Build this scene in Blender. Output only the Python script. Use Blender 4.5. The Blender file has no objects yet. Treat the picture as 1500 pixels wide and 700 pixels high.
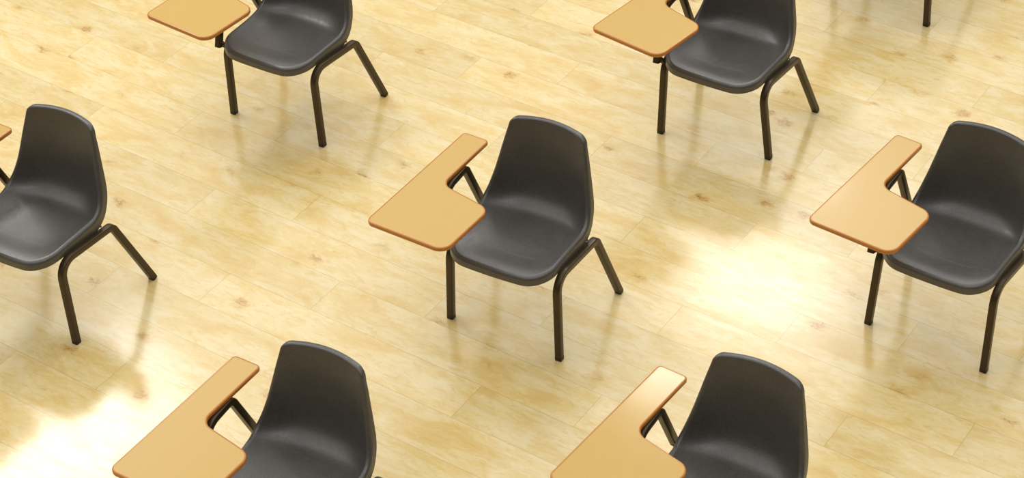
import bpy, bmesh, math, random
from mathutils import Vector, Matrix

scene = bpy.context.scene
col = scene.collection
PI = math.pi
random.seed(7)


def srgb(r, g, b):
    def f(c):
        c /= 255.0
        return c / 12.92 if c <= 0.04045 else ((c + 0.055) / 1.055) ** 2.4
    return (f(r), f(g), f(b), 1.0)


# ------------------------------------------------------------------ node helpers
class NT:
    def __init__(self, tree):
        self.t = tree
        self.n = tree.nodes
        self.l = tree.links

    def new(self, typ, **kw):
        nd = self.n.new(typ)
        for k, v in kw.items():
            setattr(nd, k, v)
        return nd

    def put(self, sock, val):
        if hasattr(val, 'is_output') or isinstance(val, bpy.types.NodeSocket):
            self.l.new(val, sock)
        else:
            sock.default_value = val

    def math(self, op, a, b=None, c=None, clamp=False):
        nd = self.new('ShaderNodeMath', operation=op)
        nd.use_clamp = clamp
        self.put(nd.inputs[0], a)
        if b is not None:
            self.put(nd.inputs[1], b)
        if c is not None:
            self.put(nd.inputs[2], c)
        return nd.outputs[0]

    def vdot(self, a, b):
        nd = self.new('ShaderNodeVectorMath', operation='DOT_PRODUCT')
        self.put(nd.inputs[0], a)
        self.put(nd.inputs[1], b)
        return nd.outputs['Value']

    def comb(self, x, y, z=0.0):
        nd = self.new('ShaderNodeCombineXYZ')
        for i, v in enumerate((x, y, z)):
            self.put(nd.inputs[i], v)
        return nd.outputs[0]

    def sep(self, v):
        nd = self.new('ShaderNodeSeparateXYZ')
        self.put(nd.inputs[0], v)
        return nd.outputs

    def noise(self, vec, scale=1.0, detail=3.0, rough=0.55, dist=0.0):
        nd = self.new('ShaderNodeTexNoise')
        self.put(nd.inputs['Vector'], vec)
        nd.inputs['Scale'].default_value = scale
        nd.inputs['Detail'].default_value = detail
        nd.inputs['Roughness'].default_value = rough
        nd.inputs['Distortion'].default_value = dist
        return nd.outputs['Fac']

    def ramp(self, fac, a, b, lo=0.0, hi=1.0):
        nd = self.new('ShaderNodeMapRange')
        nd.interpolation_type = 'SMOOTHSTEP'
        self.put(nd.inputs['Value'], fac)
        nd.inputs['From Min'].default_value = a
        nd.inputs['From Max'].default_value = b
        nd.inputs['To Min'].default_value = lo
        nd.inputs['To Max'].default_value = hi
        return nd.outputs[0]

    def mix(self, fac, a, b, mode='MIX'):
        nd = self.new('ShaderNodeMix', data_type='RGBA', blend_type=mode)
        self.put(nd.inputs[0], fac)
        self.put(nd.inputs[6], a)
        self.put(nd.inputs[7], b)
        return nd.outputs[2]

    def bump(self, h, strength, distance):
        nd = self.new('ShaderNodeBump')
        nd.inputs['Strength'].default_value = strength
        nd.inputs['Distance'].default_value = distance
        self.put(nd.inputs['Height'], h)
        return nd.outputs[0]


def new_mat(name):
    m = bpy.data.materials.new(name)
    m.use_nodes = True
    nt = NT(m.node_tree)
    bsdf = m.node_tree.nodes['Principled BSDF']
    return m, nt, bsdf


# ------------------------------------------------------------------ materials
# plank lattice of the floor (metres, in the floor object's own axes)
PHI = -0.62204
PW, PS, U0, V0 = 0.205957, 0.427960, -5.364407, 5.036821
PL = 3 * PS


def floor_material():
    m, nt, b = new_mat('maple_plank_floor')
    tc = nt.new('ShaderNodeTexCoord')
    x, y, _ = nt.sep(tc.outputs['Object'])
    vj = nt.math('DIVIDE', nt.math('SUBTRACT', y, V0), PW)
    j = nt.math('FLOOR', vj)
    fv = nt.math('SUBTRACT', vj, j)
    ua = nt.math('DIVIDE', nt.math('SUBTRACT', nt.math('SUBTRACT', x, U0), nt.math('MULTIPLY', j, PS)), PL)
    mm = nt.math('FLOOR', ua)
    fu = nt.math('SUBTRACT', ua, mm)
    wn = nt.new('ShaderNodeTexWhiteNoise', noise_dimensions='3D')
    nt.put(wn.inputs['Vector'], nt.comb(j, mm, 3.7))
    seed = wn.outputs['Value']
    sr, sg, sb = nt.sep(wn.outputs['Color'])
    lu = nt.math('MULTIPLY', fu, PL)
    lv = nt.math('MULTIPLY', fv, PW)
    su = nt.math('ADD', lu, nt.math('MULTIPLY', sr, 37.0))
    sv = nt.math('ADD', lv, nt.math('MULTIPLY', sg, 23.0))
    # smoky figure
    n1 = nt.noise(nt.comb(nt.math('MULTIPLY', su, 3.2), nt.math('MULTIPLY', sv, 8.5), sb), 1.0, 4.0, 0.58, 0.9)
    n2 = nt.noise(nt.comb(nt.math('MULTIPLY', su, 9.0), nt.math('MULTIPLY', sv, 46.0), seed), 1.0, 5.0, 0.62, 0.5)
    n3 = nt.noise(nt.comb(nt.math('MULTIPLY', su, 30.0), nt.math('MULTIPLY', sv, 420.0), seed), 1.0, 3.0, 0.6)
    light = srgb(*FL_LIGHT)
    mid = srgb(*FL_MID)
    tan = srgb(*FL_TAN)
    c = nt.mix(nt.ramp(n1, 0.34, 0.60), light, mid)
    c = nt.mix(nt.ramp(n1, 0.50, 0.76, 0.0, 0.66), c, tan)
    c = nt.mix(nt.ramp(n2, 0.46, 0.72, 0.0, 0.48), c, tan)
    c = nt.mix(nt.ramp(n3, 0.48, 0.75, 0.0, 0.30), c, tan)
    n4 = nt.noise(nt.comb(nt.math('MULTIPLY', su, 13.0), nt.math('MULTIPLY', sv, 30.0), sg), 1.0, 6.0, 0.68, 1.6)
    c = nt.mix(nt.ramp(n4, 0.50, 0.72, 0.0, 0.60), c, tan)
    c = nt.mix(nt.ramp(n4, 0.46, 0.30, 0.0, 0.35), c, srgb(240, 222, 172))
    # curly "flame" streaks running off the knots
    vo = nt.new('ShaderNodeTexVoronoi', feature='F1')
    wob = nt.noise(nt.comb(nt.math('MULTIPLY', su, 26.0), nt.math('MULTIPLY', sv, 34.0), seed), 1.0, 3.0, 0.6)
    wob2 = nt.noise(nt.comb(nt.math('MULTIPLY', su, 19.0), nt.math('MULTIPLY', sv, 29.0), sr), 1.0, 3.0, 0.6)
    kx = nt.math('ADD', nt.math('MULTIPLY', su, 4.0), nt.math('MULTIPLY', wob, 0.42))
    ky = nt.math('ADD', nt.math('MULTIPLY', sv, 6.2), nt.math('MULTIPLY', wob2, 0.52))
    nt.put(vo.inputs['Vector'], nt.comb(kx, ky, nt.math('MULTIPLY', seed, 9.0)))
    vo.inputs['Scale'].default_value = 1.0
    vo.inputs['Randomness'].default_value = 1.0
    d = vo.outputs['Distance']
    kr, kg, _kb = nt.sep(vo.outputs['Color'])
    on = nt.math('GREATER_THAN', kr, 0.22)
    halo = nt.math('MULTIPLY', nt.ramp(d, 0.03, 0.30, 0.62, 0.0), on)
    core = nt.math('MULTIPLY', nt.ramp(d, 0.03, 0.20, 1.0, 0.0), on)
    n5 = nt.noise(nt.comb(nt.math('MULTIPLY', su, 34.0), nt.math('MULTIPLY', sv, 60.0), kg), 1.0, 4.0, 0.6, 3.2)
    core = nt.math('MULTIPLY', core, nt.ramp(n5, 0.42, 0.60, 0.12, 1.0))
    c = nt.mix(halo, c, tan)
    c = nt.mix(core, c, srgb(*FL_KNOT))
    # each board a touch lighter or darker
    tone = nt.ramp(seed, 0.0, 1.0, 0.94, 1.04)
    c = nt.mix(1.0, c, nt.comb(tone, tone, tone), 'MULTIPLY')
    # joints
    ev = nt.math('MULTIPLY', nt.math('MINIMUM', fv, nt.math('SUBTRACT', 1.0, fv)), PW)
    eu = nt.math('MULTIPLY', nt.math('MINIMUM', fu, nt.math('SUBTRACT', 1.0, fu)), PL)
    e = nt.math('MINIMUM', ev, eu)
    line = nt.ramp(e, 0.0004, 0.0018, 0.46, 0.0)
    c = nt.mix(line, c, srgb(150, 112, 55))
    nt.put(b.inputs['Base Color'], c)
    nt.put(b.inputs['Roughness'], nt.ramp(n2, 0.3, 0.8, FL_ROUGH, FL_ROUGH + 0.03))
    b.inputs['IOR'].default_value = 1.5
    b.inputs['Specular IOR Level'].default_value = 0.5
    return m


FL_LIGHT = (227, 210, 163)
FL_MID = (222, 199, 139)
FL_TAN = (210, 174, 98)
FL_KNOT = (166, 116, 52)
FL_ROUGH = 0.165


def plastic_material():
    m, nt, b = new_mat('charcoal_moulded_plastic')
    tc = nt.new('ShaderNodeTexCoord')
    o = tc.outputs['Object']
    n1 = nt.noise(o, 9.0, 4.0, 0.6, 0.4)
    n2 = nt.noise(o, 320.0, 2.0, 0.6)
    n3 = nt.noise(o, 45.0, 4.0, 0.65, 1.2)
    c = nt.mix(nt.ramp(n1, 0.3, 0.7), srgb(58, 55, 53), srgb(67, 64, 61))
    c = nt.mix(nt.ramp(n2, 0.4, 0.70, 0.0, 0.5), c, srgb(98, 95, 90))
    sx, sy, sz = nt.sep(o)
    dl = nt.math('ABSOLUTE', nt.math('SUBTRACT', sy, nt.math('ADD', -0.186, nt.math('MULTIPLY', nt.math('MULTIPLY', sx, sx), 0.5))))
    ln = nt.math('MULTIPLY', nt.ramp(dl, 0.0008, 0.0022, 0.45, 0.0), nt.ramp(nt.math('ABSOLUTE', sx), 0.10, 0.125, 1.0, 0.0))
    ln = nt.math('MULTIPLY', ln, nt.math('LESS_THAN', sz, 0.45))
    c = nt.mix(ln, c, srgb(112, 108, 102))
    nt.put(b.inputs['Base Color'], c)
    nt.put(b.inputs['Roughness'], nt.ramp(n3, 0.3, 0.75, 0.34, 0.44))
    nt.put(b.inputs['Normal'], nt.bump(n2, 0.16, 0.0009))
    b.inputs['Specular IOR Level'].default_value = 0.85
    return m


def steel_material():
    m, nt, b = new_mat('dark_bronze_tube')
    tc = nt.new('ShaderNodeTexCoord')
    n = nt.noise(tc.outputs['Object'], 30.0, 3.0, 0.6)
    c = nt.mix(n, srgb(64, 50, 28), srgb(67, 53, 30))
    nt.put(b.inputs['Base Color'], c)
    b.inputs['Metallic'].default_value = 0.35
    nt.put(b.inputs['Roughness'], nt.ramp(n, 0.3, 0.7, 0.30, 0.33))
    return m


def cap_material():
    m, nt, b = new_mat('black_foot_plastic')
    tc = nt.new('ShaderNodeTexCoord')
    n = nt.noise(tc.outputs['Object'], 60.0, 2.0)
    nt.put(b.inputs['Base Color'], nt.mix(n, srgb(24, 20, 14), srgb(34, 28, 19)))
    b.inputs['Roughness'].default_value = 0.5
    return m


def bolt_material():
    m, nt, b = new_mat('zinc_bolt')
    tc = nt.new('ShaderNodeTexCoord')
    n = nt.noise(tc.outputs['Object'], 80.0, 2.0)
    nt.put(b.inputs['Base Color'], nt.mix(n, srgb(150, 145, 132), srgb(180, 172, 155)))
    b.inputs['Metallic'].default_value = 0.9
    b.inputs['Roughness'].default_value = 0.35
    return m


def laminate_material():
    m, nt, b = new_mat('tan_laminate_top')
    tc = nt.new('ShaderNodeTexCoord')
    o = tc.outputs['Object']
    n1 = nt.noise(o, 260.0, 3.0, 0.7)
    n2 = nt.noise(o, 14.0, 4.0, 0.6, 0.5)
    c = nt.mix(nt.ramp(n2, 0.3, 0.7), srgb(205, 169, 95), srgb(206, 170, 97))
    c = nt.mix(nt.ramp(n1, 0.4, 0.75, 0.0, 0.35), c, srgb(190, 147, 70))
    nt.put(b.inputs['Base Color'], c)
    nt.put(b.inputs['Roughness'], nt.ramp(n2, 0.3, 0.7, 0.11, 0.13))
    b.inputs['Specular IOR Level'].default_value = 0.28
    return m


def edge_material():
    m, nt, b = new_mat('amber_edge_band')
    tc = nt.new('ShaderNodeTexCoord')
    n = nt.noise(tc.outputs['Object'], 40.0, 3.0, 0.6)
    nt.put(b.inputs['Base Color'], nt.mix(n, srgb(186, 116, 44), srgb(198, 130, 56)))
    b.inputs['Roughness'].default_value = 0.22
    return m


M_FLOOR = floor_material()
M_PLASTIC = plastic_material()
M_STEEL = steel_material()
M_CAP = cap_material()
M_BOLT = bolt_material()
M_LAM = laminate_material()
M_EDGE = edge_material()


# ------------------------------------------------------------------ object helpers
def mesh_from(name, verts, faces, mat, smooth=True):
    me = bpy.data.meshes.new(name)
    me.from_pydata([tuple(v) for v in verts], [], faces)
    me.validate()
    bm = bmesh.new()
    bm.from_mesh(me)
    bmesh.ops.recalc_face_normals(bm, faces=bm.faces)
    bm.to_mesh(me)
    bm.free()
    me.materials.append(mat)
    for p in me.polygons:
        p.use_smooth = smooth
    return me


def link(name, me, parent=None):
    o = bpy.data.objects.new(name, me)
    col.objects.link(o)
    if parent:
        o.parent = parent
    return o


# ---- curves
def catmull(P, n):
    """smooth dense polyline through P (list of Vectors), n samples per span"""
    out = []
    L = len(P)
    for i in range(L - 1):
        p0 = P[i - 1] if i > 0 else P[i] * 2 - P[i + 1]
        p1, p2 = P[i], P[i + 1]
        p3 = P[i + 2] if i + 2 < L else P[i + 1] * 2 - P[i]
        for k in range(n):
            t = k / n
            out.append(0.5 * ((2 * p1) + (p2 - p0) * t + (2 * p0 - 5 * p1 + 4 * p2 - p3) * t * t
                              + (3 * p1 - p0 - 3 * p2 + p3) * t ** 3))
    out.append(P[-1].copy())
    return out


def fillet(P, R, n=10):
    """polyline with rounded corners; returns points and the index range of every bend"""
    pts = [P[0].copy()]
    bends = []
    for i in range(1, len(P) - 1):
        a = (P[i - 1] - P[i]).normalized()
        b = (P[i + 1] - P[i]).normalized()
        ang = a.angle(b)
        tl = R[i - 1] / math.tan(ang / 2)
        bis = (a + b).normalized()
        c = P[i] + bis * (R[i - 1] / math.sin(ang / 2))
        s = P[i] + a * tl
        e = P[i] + b * tl
        vs, ve = s - c, e - c
        tot = vs.angle(ve)
        ax = vs.cross(ve).normalized()
        i0 = len(pts)
        for k in range(n + 1):
            pts.append(c + (Matrix.Rotation(tot * k / n, 3, ax) @ vs))
        bends.append((i0, len(pts) - 1))
    pts.append(P[-1].copy())
    return pts, bends


TUBE = 0.0285


def square_profile(a=TUBE, r=0.0038, n=3):
    h = a / 2
    out = []
    for cx, cy, a0 in ((h - r, h - r, 0), (-h + r, h - r, 90), (-h + r, -h + r, 180), (h - r, -h + r, 270)):
        for k in range(n + 1):
            t = math.radians(a0 + 90 * k / n)
            out.append((cx + r * math.cos(t), cy + r * math.sin(t)))
    return out


def sweep_frames(pts, side):
    """frames whose first axis stays close to 'side' all along the path"""
    fr = []
    for i, p in enumerate(pts):
        if i == 0:
            t = pts[1] - pts[0]
        elif i == len(pts) - 1:
            t = pts[-1] - pts[-2]
        else:
            t = (pts[i + 1] - pts[i]).normalized() + (pts[i] - pts[i - 1]).normalized()
        t.normalize()
        s = (side - t * side.dot(t)).normalized()
        fr.append((s, t.cross(s)))
    return fr


def tube_mesh(name, pts, fr, mat, prof=None, cap=True):
    prof = prof or square_profile()
    n = len(prof)
    verts, faces = [], []
    for p, (s, u) in zip(pts, fr):
        for a, b in prof:
            verts.append(p + s * a + u * b)
    for i in range(len(pts) - 1):
        for k in range(n):
            k2 = (k + 1) % n
            faces.append((i * n + k, i * n + k2, (i + 1) * n + k2, (i + 1) * n + k))
    if cap:
        faces.append(tuple(range(n)))
        faces.append(tuple((len(pts) - 1) * n + k for k in reversed(range(n))))
    me = mesh_from(name, verts, faces, mat, True)
    mark_sharp(me, 38)
    return me


def mark_sharp(me, deg):
    bm = bmesh.new()
    bm.from_mesh(me)
    for e in bm.edges:
        if len(e.link_faces) == 2 and e.calc_face_angle(0) > math.radians(deg):
            e.smooth = False
    bm.to_mesh(me)
    bm.free()


# ------------------------------------------------------------------ the moulded seat shell
#            centre (y, z)       rim (half width, y, z)    power
KNOTS = [
    ((-0.300, 0.432), (0.214, -0.292, 0.440), 2.6),
    ((-0.265, 0.430), (0.215, -0.250, 0.443), 3.0),
    ((-0.185, 0.418), (0.215, -0.170, 0.443), 3.4),
    ((-0.060, 0.409), (0.217, -0.060, 0.441), 3.6),
    ((0.040, 0.4045), (0.221, 0.010, 0.444), 3.6),
    ((0.078, 0.4060), (0.222, 0.034, 0.453), 3.4),
    ((0.106, 0.4165), (0.220, 0.055, 0.468), 3.1),
    ((0.140, 0.446), (0.212, 0.080, 0.500), 2.8),
    ((0.160, 0.500), (0.199, 0.103, 0.552), 2.4),
    ((0.170, 0.580), (0.186, 0.124, 0.622), 2.2),
    ((0.180, 0.680), (0.171, 0.148, 0.706), 2.1),
    ((0.196, 0.784), (0.157, 0.166, 0.776), 2.0),
]


def build_shell():
    SUB = 12
    C = catmull([Vector((0, k[0][0], k[0][1])) for k in KNOTS], SUB)
    R = catmull([Vector(k[1]) for k in KNOTS], SUB)
    Q = catmull([Vector((k[2], 0, 0)) for k in KNOTS], SUB)
    s = [0.0]
    for a, b in zip(C[:-1], C[1:]):
        s.append(s[-1] + (b - a).length)
    L = s[-1]

    def samp(arr, v):
        v = min(max(v, 0.0), L)
        lo, hi = 0, len(s) - 1
        while hi - lo > 1:
            md = (lo + hi) // 2
            if s[md] <= v:
                lo = md
            else:
                hi = md
        t = (v - s[lo]) / (s[hi] - s[lo])
        return arr[lo].lerp(arr[hi], t)

    def surf(U, v):
        """U in -1..1"""
        c, r, p = samp(C, v), samp(R, v), samp(Q, v).x
        a = abs(U)
        f = a ** p
        return Vector((r.x * U, c.y + (r.y - c.y) * f, c.z + (r.z - c.z) * f))

    def backdir(v):
        e = 0.02
        t = (samp(C, v + e) - samp(C, v - e)).normalized()
        return Vector((0, t.z, -t.y)).normalized()      # away from the sitter: down under the seat, back behind the rest

    HW = 0.215
    RF, RB = 0.088, 0.030           # corner radii, front and top

    def outline(n):
        pts = []
        for cx, cv, r, a0 in ((HW - RF, RF, RF, -90), (HW - RB, L - RB, RB, 0), (-HW + RB, L - RB, RB, 90), (-HW + RF, RF, RF, 180)):
            for k in range(n + 1):
                t = math.radians(a0 + 90 * k / n)
                pts.append((cx + r * math.cos(t), cv + r * math.sin(t)))
        dense = []
        m = len(pts)
        for i in range(m):
            a, b = pts[i], pts[(i + 1) % m]
            d = math.hypot(b[0] - a[0], b[1] - a[1])
            k = max(1, int(round(d / 0.013)))
            for q in range(k):
                dense.append((a[0] + (b[0] - a[0]) * q / k, a[1] + (b[1] - a[1]) * q / k))
        return dense

    out = outline(9)
    n = len(out)
    # grid of "long" rings: rings shrink towards the middle line so nothing pinches
    NR = 22
    verts, faces = [], []

    def ring_pt(i, f):
        U, v = out[i]
        vm = min(max(v, HW), L - HW)          # medial segment
        return (U * f, vm + (v - vm) * f)

    for k in range(NR + 1):
        f = 1 - (1 - k / NR) ** 1.25 if k else 0.0
        f = max(f, 0.0)
        for i in range(n):
            U, v = ring_pt(i, f)
            verts.append(surf(U / HW, v))
    for k in range(NR):
        for i in range(n):
            i2 = (i + 1) % n
            faces.append((k * n + i, k * n + i2, (k + 1) * n + i2, (k + 1) * n + i))
    # rolled rim
    last = NR * n
    rim = [verts[last + i] for i in range(n)]
    prev = [verts[last - n + i] for i in range(n)]
    Rr = 0.0165
    steps = [(a, 0.0) for a in (14, 28, 42, 56, 70, 82, 90)] + [(90, 0.010), (90, 0.023)]
    rows = []
    for a, dd in steps:
        row = []
        for i in range(n):
            v = out[i][1]
            D = backdir(v)
            tang = (rim[(i + 1) % n] - rim[i - 1]).normalized()
            o = rim[i] - prev[i]
            o = o - D * o.dot(D)
            o = o - tang * o.dot(tang)
            if o.length < 1e-6:
                o = Vector((1 if out[i][0] > 0 else -1, 0, 0))
            o.normalize()
            up = min(max((v / L - 0.62) / 0.3, 0.0), 1.0)
            sc = 1.0 - 0.45 * up              # slimmer roll round the backrest
            ar = math.radians(a)
            dd2 = dd * (1.0 + 0.9 * math.exp(-((v / L - 0.40) / 0.13) ** 2))
            row.append(rim[i] + o * (Rr * sc * math.sin(ar)) + D * (Rr * sc * (1 - math.cos(ar)) + dd2 * sc))
        rows.append(row)
    base = len(verts)
    for row in rows:
        verts.extend(row)
    for k in range(len(rows)):
        a0 = last if k == 0 else base + (k - 1) * n
        b0 = base + k * n
        for i in range(n):
            i2 = (i + 1) % n
            faces.append((a0 + i, a0 + i2, b0 + i2, b0 + i))
    me = bpy.data.meshes.new('seat_shell')
    bm = bmesh.new()
    bv = [bm.verts.new(v) for v in verts]
    for f in faces:
        try:
            bm.faces.new([bv[q] for q in f])
        except ValueError:
            pass
    bmesh.ops.remove_doubles(bm, verts=bm.verts, dist=1e-5)
    bmesh.ops.recalc_face_normals(bm, faces=bm.faces)
    # make the sitting side face up
    best = max(bm.faces, key=lambda q: -abs(q.calc_center_median().x) - abs(q.calc_center_median().y + 0.05))
    if best.normal.z < 0:
        bmesh.ops.reverse_faces(bm, faces=bm.faces)
    bmesh.ops.smooth_vert(bm, verts=[q for q in bm.verts if not q.is_boundary], factor=0.3,
                          use_axis_x=True, use_axis_y=True, use_axis_z=True)
    # thickness: a second skin 4 mm behind
    bm.normal_update()
    geom = bm.faces[:]
    norms = {q: q.normal.copy() for q in bm.verts}
    inner = {q: bm.verts.new(q.co - norms[q] * 0.004) for q in list(norms)}
    for f in geom:
        bm.faces.new([inner[q] for q in reversed(f.verts)])
    for e in [e for e in bm.edges if e.is_boundary and e.verts[0] in inner and e.verts[1] in inner]:
        a, b = e.verts
        try:
            bm.faces.new((a, b, inner[b], inner[a]))
        except ValueError:
            pass
    bmesh.ops.recalc_face_normals(bm, faces=bm.faces)
    bm.to_mesh(me)
    bm.free()
    me.materials.append(M_PLASTIC)
    for p in me.polygons:
        p.use_smooth = True
    mark_sharp(me, 60)
    return me


SHELL = build_shell()


# ------------------------------------------------------------------ writing tablet
TAB_Z = 0.644            # top surface
TAB_T = 0.0185
#            x,     y,      corner radius
TABLET = [(-0.374, 0.164, 0.016), (-0.443, -0.493, 0.030), (-0.082, -0.520, 0.052),
          (-0.049, -0.227, 0.050), (-0.290, -0.168, 0.052), (-0.259, 0.157, 0.016)]


def tablet_outline():
    P = [Vector((x, y, 0)) for x, y, _ in TABLET]
    n = len(P)
    out = []
    for i in range(n):
        R = TABLET[i][2]
        a = (P[i - 1] - P[i]).normalized()
        b = (P[(i + 1) % n] - P[i]).normalized()
        ang = a.angle(b)
        tl = R / math.tan(ang / 2)
        c = P[i] + (a + b).normalized() * (R / math.sin(ang / 2))
        vs, ve = P[i] + a * tl - c, P[i] + b * tl - c
        tot = vs.angle(ve)
        ax = vs.cross(ve).normalized()
        for k in range(13):
            out.append(c + Matrix.Rotation(tot * k / 12, 3, ax) @ vs)
    return out


def build_tablet():
    O = tablet_outline()
    n = len(O)
    area = sum(O[i].x * O[(i + 1) % n].y - O[(i + 1) % n].x * O[i].y for i in range(n))
    if area < 0:
        O.reverse()
    nor = []
    for i in range(n):
        t = (O[(i + 1) % n] - O[i - 1]).normalized()
        nor.append(Vector((t.y, -t.x, 0)))
    c0 = Vector((TAB_C[0], TAB_C[1], 0))

    def ring(off, z):
        return [O[i] + nor[i] * off - c0 + Vector((0, 0, z)) for i in range(n)]

    # laminate panel: inset a hair from the bull-nosed band
    inset = -0.0045
    top = ring(inset, 0.0)
    bot = ring(inset, -TAB_T)
    verts = top + bot
    faces = [tuple(range(n)), tuple(range(2 * n - 1, n - 1, -1))]
    for i in range(n):
        i2 = (i + 1) % n
        faces.append((i, n + i, n + i2, i2))
    panel = mesh_from('writing_tablet', verts, faces, M_LAM, False)
    # edge band
    prof = [(inset, 0.0)]
    h = TAB_T
    for k in range(0, 7):
        t = math.radians(90 - 90 * k / 6)
        prof.append((-0.0032 + 0.0062 * math.cos(t) - 0.0, -0.0058 + 0.0058 * math.sin(t)))
    for k in range(0, 6):
        t = math.radians(-90 * k / 5)
        prof.append((-0.0032 + 0.0062 * math.cos(t), -h + 0.0058 + 0.0058 * math.sin(t)))
    prof.append((inset, -h))
    # lift the band's crown just clear of the laminate
    verts, faces = [], []
    for off, z in prof:
        verts.extend(ring(off, z + (0.0004 if z > -h / 2 else -0.0002)))
    m = len(prof)
    for k in range(m):
        k2 = (k + 1) % m
        for i in range(n):
            i2 = (i + 1) % n
            faces.append((k * n + i, k * n + i2, k2 * n + i2, k2 * n + i))
    band = mesh_from('edge_band', verts, faces, M_EDGE, True)
    mark_sharp(band, 50)
    return panel, band


TAB_C = (-0.25, -0.20)
PANEL, BAND = build_tablet()


# ------------------------------------------------------------------ steel frame of one chair
def make_frame(root, side, ffoot, rfoot):
    """side = +1 sitter's left, -1 sitter's right: front leg, seat rail, rear leg of one bent tube"""
    X = side
    P = [Vector((ffoot[0], ffoot[1], 0.004)),
         Vector((0.238 * X, -0.222, 0.396)),
         Vector((0.247 * X, 0.090, 0.3660)),
         Vector((rfoot[0], rfoot[1], 0.004))]
    pts, bends = fillet(P, [0.070, 0.032], 12)
    fr = sweep_frames(pts, Vector((X, 0, 0)))
    (a0, a1), (b0, b1) = bends
    # split the straight runs so the sub-parts share the tube's section
    tip = 0.012

    def seg(i0, i1):
        return pts[i0:i1 + 1], fr[i0:i1 + 1]

    for (p, f), flip in ((seg(0, a1), False), (seg(b0, len(pts) - 1), True)):
        if flip:
            p, f = list(reversed(p)), list(reversed(f))
        d = (p[1] - p[0]).normalized()
        q = p[0] + d * tip
        leg = link('leg', tube_mesh('leg', [q] + p[1:], f, M_STEEL), root)
        prof = square_profile(TUBE + 0.0006, 0.0045)
        bott = Vector((p[0].x, p[0].y, 0.0006))
        link('foot_tip', tube_mesh('foot_tip', [bott, q + d * 0.001], [f[0], f[0]], M_CAP, prof), leg)
    p, f = seg(a1, b0)
    link('seat_rail', tube_mesh('seat_rail', p, f, M_STEEL), root)
    return pts


def bolt_mesh():
    bm = bmesh.new()
    bmesh.ops.create_cone(bm, cap_ends=True, segments=12, radius1=0.0055, radius2=0.0042, depth=0.006)
    me = bpy.data.meshes.new('bolt')
    bm.to_mesh(me)
    bm.free()
    me.materials.append(M_BOLT)
    return me


BOLT = bolt_mesh()


def bar_mesh(name, a, b, size, side):
    pts = [Vector(a), Vector(b)]
    return tube_mesh(name, pts, sweep_frames(pts, Vector(side)), M_STEEL, square_profile(size, 0.003))


def support_mesh():
    """inverted U tube under the writing tablet on the sitter's right"""
    x = -0.2830
    zt = TAB_Z - TAB_T - 0.0128
    P = [Vector((x + 0.012, -0.238, 0.372)), Vector((x, -0.158, zt)), Vector((x, -0.004, zt)), Vector((x + 0.014, 0.094, 0.372))]
    pts, _ = fillet(P, [0.085, 0.030], 14)
    return tube_mesh('tablet_support', pts, sweep_frames(pts, Vector((-1, 0, 0))), M_STEEL)


SUPPORT = support_mesh()
RAIL_BAR_F = bar_mesh('cross_bar', (-0.222, -0.130, 0.3725), (0.222, -0.130, 0.3725), 0.020, (0, 1, 0))
RAIL_BAR_R = bar_mesh('cross_bar', (-0.230, 0.020, 0.3640), (0.230, 0.020, 0.3640), 0.020, (0, 1, 0))
BRACKET_F = bar_mesh('support_bracket', (-0.266, -0.226, 0.392), (-0.240, -0.222, 0.372), 0.018, (0, 1, 0))
BRACKET_R = bar_mesh('support_bracket', (-0.270, 0.085, 0.384), (-0.247, 0.080, 0.366), 0.018, (0, 1, 0))

GROUP = 'tablet arm chairs set out in staggered rows on the wood floor'


def make_chair(label, x, y, rot, feet=None, tab=None):
    feet = feet or {}
    root = bpy.data.objects.new('tablet_arm_chair', None)
    col.objects.link(root)
    root.empty_display_size = 0.1
    root.location = (x, y, 0)
    root.rotation_euler = (0, 0, rot)
    root['label'] = label
    root['category'] = 'school chair'
    root['group'] = GROUP

    def ft(key, bx, by):
        d = feet.get(key, (0, 0))
        return (bx + d[0], by + d[1])

    link('seat_shell', SHELL, root)
    make_frame(root, 1, ft('fl', 0.254, -0.229), ft('rl', 0.288, 0.229))
    make_frame(root, -1, ft('fr', -0.254, -0.229), ft('rr', -0.288, 0.229))
    link('cross_bar', RAIL_BAR_F, root)
    link('cross_bar', RAIL_BAR_R, root)
    t = tab or (0, 0, 0)
    sup = link('tablet_support', SUPPORT, root)
    br = link('support_bracket', BRACKET_F, sup)
    br2 = link('support_bracket', BRACKET_R, sup)
    for bx, by, bz in ((0.222, -0.176, 0.4065), (0.232, 0.045, 0.396), (-0.222, -0.176, 0.4065), (-0.232, 0.045, 0.396)):
        b = link('bolt', BOLT, root)
        b.location = (bx, by, bz)
        b.scale = (1, 1, 2.2 if by > 0 else 1.3)
    tp = link('writing_tablet', PANEL, root)
    tp.location = (TAB_C[0] + t[0], TAB_C[1] + t[1], TAB_Z)
    tp.rotation_euler = (0, 0, t[2])
    tp['label'] = 'tan laminate writing tablet'
    bd = link('edge_band', BAND, tp)
    bd['label'] = 'orange brown rounded edge'
    return root


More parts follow.
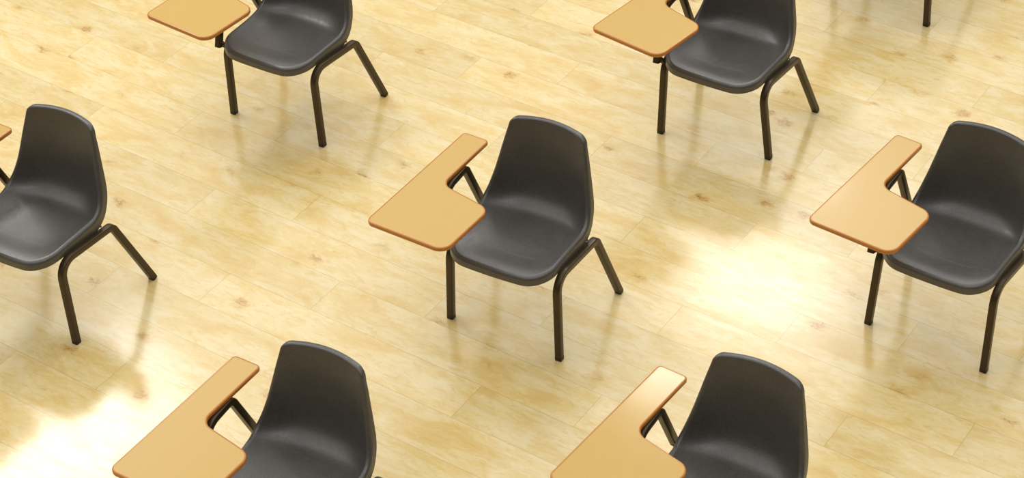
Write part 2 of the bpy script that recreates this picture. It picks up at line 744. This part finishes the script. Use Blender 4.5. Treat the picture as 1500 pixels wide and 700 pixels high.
CHAIRS = [
    ('black plastic tablet arm chair standing whole in the middle of the floor',
     0.0631, 6.5246, -0.5267, dict(fl=(-.002, -.015), fr=(-.004, .011), rl=(-.003, -.005)), (.0009, .0002, .0122)),
    ('black tablet arm chair at the upper left, its back cut off',
     -0.9347, 8.0017, -0.5695, dict(fl=(.002, -.003), fr=(.004, .008), rl=(-.002, -.003)), (.004, -.0022, -.0138)),
    ('black tablet arm chair behind the central chair, to its right, backrest cut off',
     1.0195, 7.7198, -0.5829, dict(fl=(.008, .052), fr=(.010, -.012), rl=(.004, .014)), (.0051, -.0079, -.0704)),
    ('black tablet arm chair at the right edge, whole tablet showing, rear leg cut off',
     1.7514, 6.3588, -0.6116, dict(fl=(-.009, -.023), fr=(-.006, -.001)), (.0018, .0047, .0158)),
    ('black tablet arm chair at the left edge with its writing tablet cut off',
     -1.8861, 6.7505, -0.5397, dict(fl=(.002, -.009), rl=(.003, 0)), None),
    ('black tablet arm chair at the bottom left, only backrest and tablet showing, tablet plain tan',
     -0.7676, 5.2618, -0.5163, {}, (-.0001, .0011, .0032)),
    ('black tablet arm chair at the bottom right with white glare on its tablet tip',
     0.7130, 5.1020, -0.5690, {}, (.0006, .0009, -.005)),
    ('tablet arm chair beyond the top right, only a dark leg in view',
     1.9667, 8.7527, -0.6892, dict(fl=(.004, -.003), fr=(-.004, .003)), None),
]
for c in CHAIRS:
    make_chair(*c)

# ------------------------------------------------------------------ floor
fv = [(-12, -12, 0), (12, -12, 0), (12, 12, 0), (-12, 12, 0)]
cen = Vector((0, 7, 0))
ROT = Matrix.Rotation(-PHI, 3, 'Z')
lc = ROT @ cen
fme = mesh_from('floor', [Vector(p) + lc for p in fv] + [Vector((p[0], p[1], -0.05)) + lc for p in fv],
                [(0, 1, 2, 3), (7, 6, 5, 4), (0, 4, 5, 1), (1, 5, 6, 2), (2, 6, 7, 3), (3, 7, 4, 0)], M_FLOOR, False)
fl = link('floor', fme)
fl.rotation_euler = (0, 0, PHI)
fl['kind'] = 'structure'

# far wall of the hall, beyond the top of the picture
def wall_material():
    m, nt, b = new_mat('painted_wall')
    tc = nt.new('ShaderNodeTexCoord')
    n = nt.noise(tc.outputs['Object'], 6.0, 4.0, 0.6)
    nt.put(b.inputs['Base Color'], nt.mix(n, srgb(232, 226, 210), srgb(240, 235, 222)))
    b.inputs['Roughness'].default_value = 0.7
    return m


wv = [(x, y, z) for z in (0, 2.8) for x, y in ((-8, 13.5), (8, 13.5), (8, 13.65), (-8, 13.65))]
wl = link('wall_back', mesh_from('wall_back', wv, [(0, 1, 2, 3), (7, 6, 5, 4), (0, 4, 5, 1), (1, 5, 6, 2), (2, 6, 7, 3), (3, 7, 4, 0)],
                                 wall_material(), False))
wl['kind'] = 'structure'

# ------------------------------------------------------------------ camera
F_PX, CY = 3108.6376, 280.3953
pit, roll = 0.668976279, -0.044915509
sp, cp = math.sin(pit), math.cos(pit)
right0, down0, fwd = Vector((1, 0, 0)), Vector((0, -sp, -cp)), Vector((0, cp, -sp))
cr, sr_ = math.cos(roll), math.sin(roll)
right = right0 * cr - down0 * sr_
down = right0 * sr_ + down0 * cr
cam = bpy.data.cameras.new('camera')
co = bpy.data.objects.new('camera', cam)
col.objects.link(co)
mat = Matrix.Identity(4)
for i in range(3):
    mat[i][0] = right[i]
    mat[i][1] = -down[i]
    mat[i][2] = -fwd[i]
mat[2][3] = 5.7490934
co.matrix_world = mat
cam.sensor_fit = 'HORIZONTAL'
cam.sensor_width = 36.0
cam.lens = F_PX / 1500.0 * 36.0
cam.shift_y = -(350.0 - CY) / 1500.0
cam.clip_end = 100
scene.camera = co

# ------------------------------------------------------------------ light
w = bpy.data.worlds.new('hall_light')
scene.world = w
w.use_nodes = True
nt = NT(w.node_tree)
for nd in list(nt.n):
    nt.n.remove(nd)
tc = nt.new('ShaderNodeTexCoord')
nv = nt.new('ShaderNodeVectorMath', operation='NORMALIZE')
nt.l.new(tc.outputs['Generated'], nv.inputs[0])
d = nv.outputs[0]


def aed(az, el):
    a, e = math.radians(az), math.radians(el)
    return Vector((math.sin(a) * math.cos(e), math.cos(a) * math.cos(e), math.sin(e)))


def blob(az, el, sa, se, rot=0.0):
    c = aed(az, el)
    t1 = Vector((math.cos(math.radians(az)), -math.sin(math.radians(az)), 0))
    t2 = t1.cross(c)
    r = math.radians(rot)
    t1, t2 = t1 * math.cos(r) + t2 * math.sin(r), t2 * math.cos(r) - t1 * math.sin(r)
    a = nt.math('DIVIDE', nt.vdot(d, t1), math.sin(math.radians(sa)))
    b = nt.math('DIVIDE', nt.vdot(d, t2), math.sin(math.radians(se)))
    q = nt.math('ADD', nt.math('MULTIPLY', a, a), nt.math('MULTIPLY', b, b))
    g = nt.math('POWER', 2.718281828, nt.math('MULTIPLY', q, -0.5))
    return nt.math('MULTIPLY', g, nt.math('GREATER_THAN', nt.vdot(d, c), 0.0))


_, dy, dz = nt.sep(d)
base = nt.ramp(dz, 0.15, 1.0, 0.30, 2.7)
base = nt.math('MULTIPLY', base, nt.ramp(dy, -0.75, 0.25, 0.22, 1.0))
BLOBS = [
    # az, el, spread az, spread el, rot, strength
    (-3, 46, 24, 9, 0, 0.35),         # pale wall ahead
    (-15.5, 43.4, 7.0, 2.6, -24, 5.4),
    (9.8, 40.3, 4.4, 2.7, 6, 6.0),
    (172, 60, 13, 8, 0, 4.5),         # added soft glow, high behind the viewer, to highlight the seat creases
    (11.2, 37.6, 1.9, 1.9, 0, 5.0),
    (-75, 45, 26, 18, 0, 1.0),        # broad soft light from the left
]
tot = base
for az, el, sa, se, rt, st in BLOBS:
    tot = nt.math('ADD', tot, nt.math('MULTIPLY', blob(az, el, sa, se, rt), st))
bg = nt.new('ShaderNodeBackground')
bg.inputs['Color'].default_value = (1.0, 0.975, 0.92, 1)
nt.l.new(tot, bg.inputs['Strength'])
ow = nt.new('ShaderNodeOutputWorld')
nt.l.new(bg.outputs[0], ow.inputs['Surface'])

# ceiling fixtures ahead of the chairs; their sheen lies on the floor and on the nearest right tablet
def fixture(src, az, el, dist, sx, sy, roll, radiance):
    la = bpy.data.lights.new('ceiling_light', 'AREA')
    la.shape = 'RECTANGLE'
    la.size, la.size_y = sx, sy
    la.energy = radiance * PI * sx * sy
    la.color = (1.0, 0.985, 0.96)
    lo = bpy.data.objects.new('ceiling_light', la)
    col.objects.link(lo)
    rd = aed(az, el)
    t1 = Vector((math.cos(math.radians(az)), -math.sin(math.radians(az)), 0))
    t2 = t1.cross(rd)
    r = math.radians(roll)
    ax = t1 * math.cos(r) + t2 * math.sin(r)
    ay = rd.cross(ax)
    m = Matrix.Identity(4)
    p = Vector(src) + rd * dist
    for k in range(3):
        m[k][0], m[k][1], m[k][2], m[k][3] = ax[k], ay[k], rd[k], p[k]
    lo.matrix_world = m


fixture((0.53, 5.44, TAB_Z), 5.6, 43.0, 6.0, 0.55, 0.45, 0, 34)
fixture((1.01, 6.54, 0), 8.8, 41.0, 6.0, 0.95, 0.42, 10, 25)
fixture((-1.74, 5.80, 0), -16.8, 43.6, 6.0, 1.55, 0.60, -24, 32)

scene.view_settings.view_transform = 'Standard'
scene.view_settings.look = 'None'
scene.view_settings.exposure = -0.83
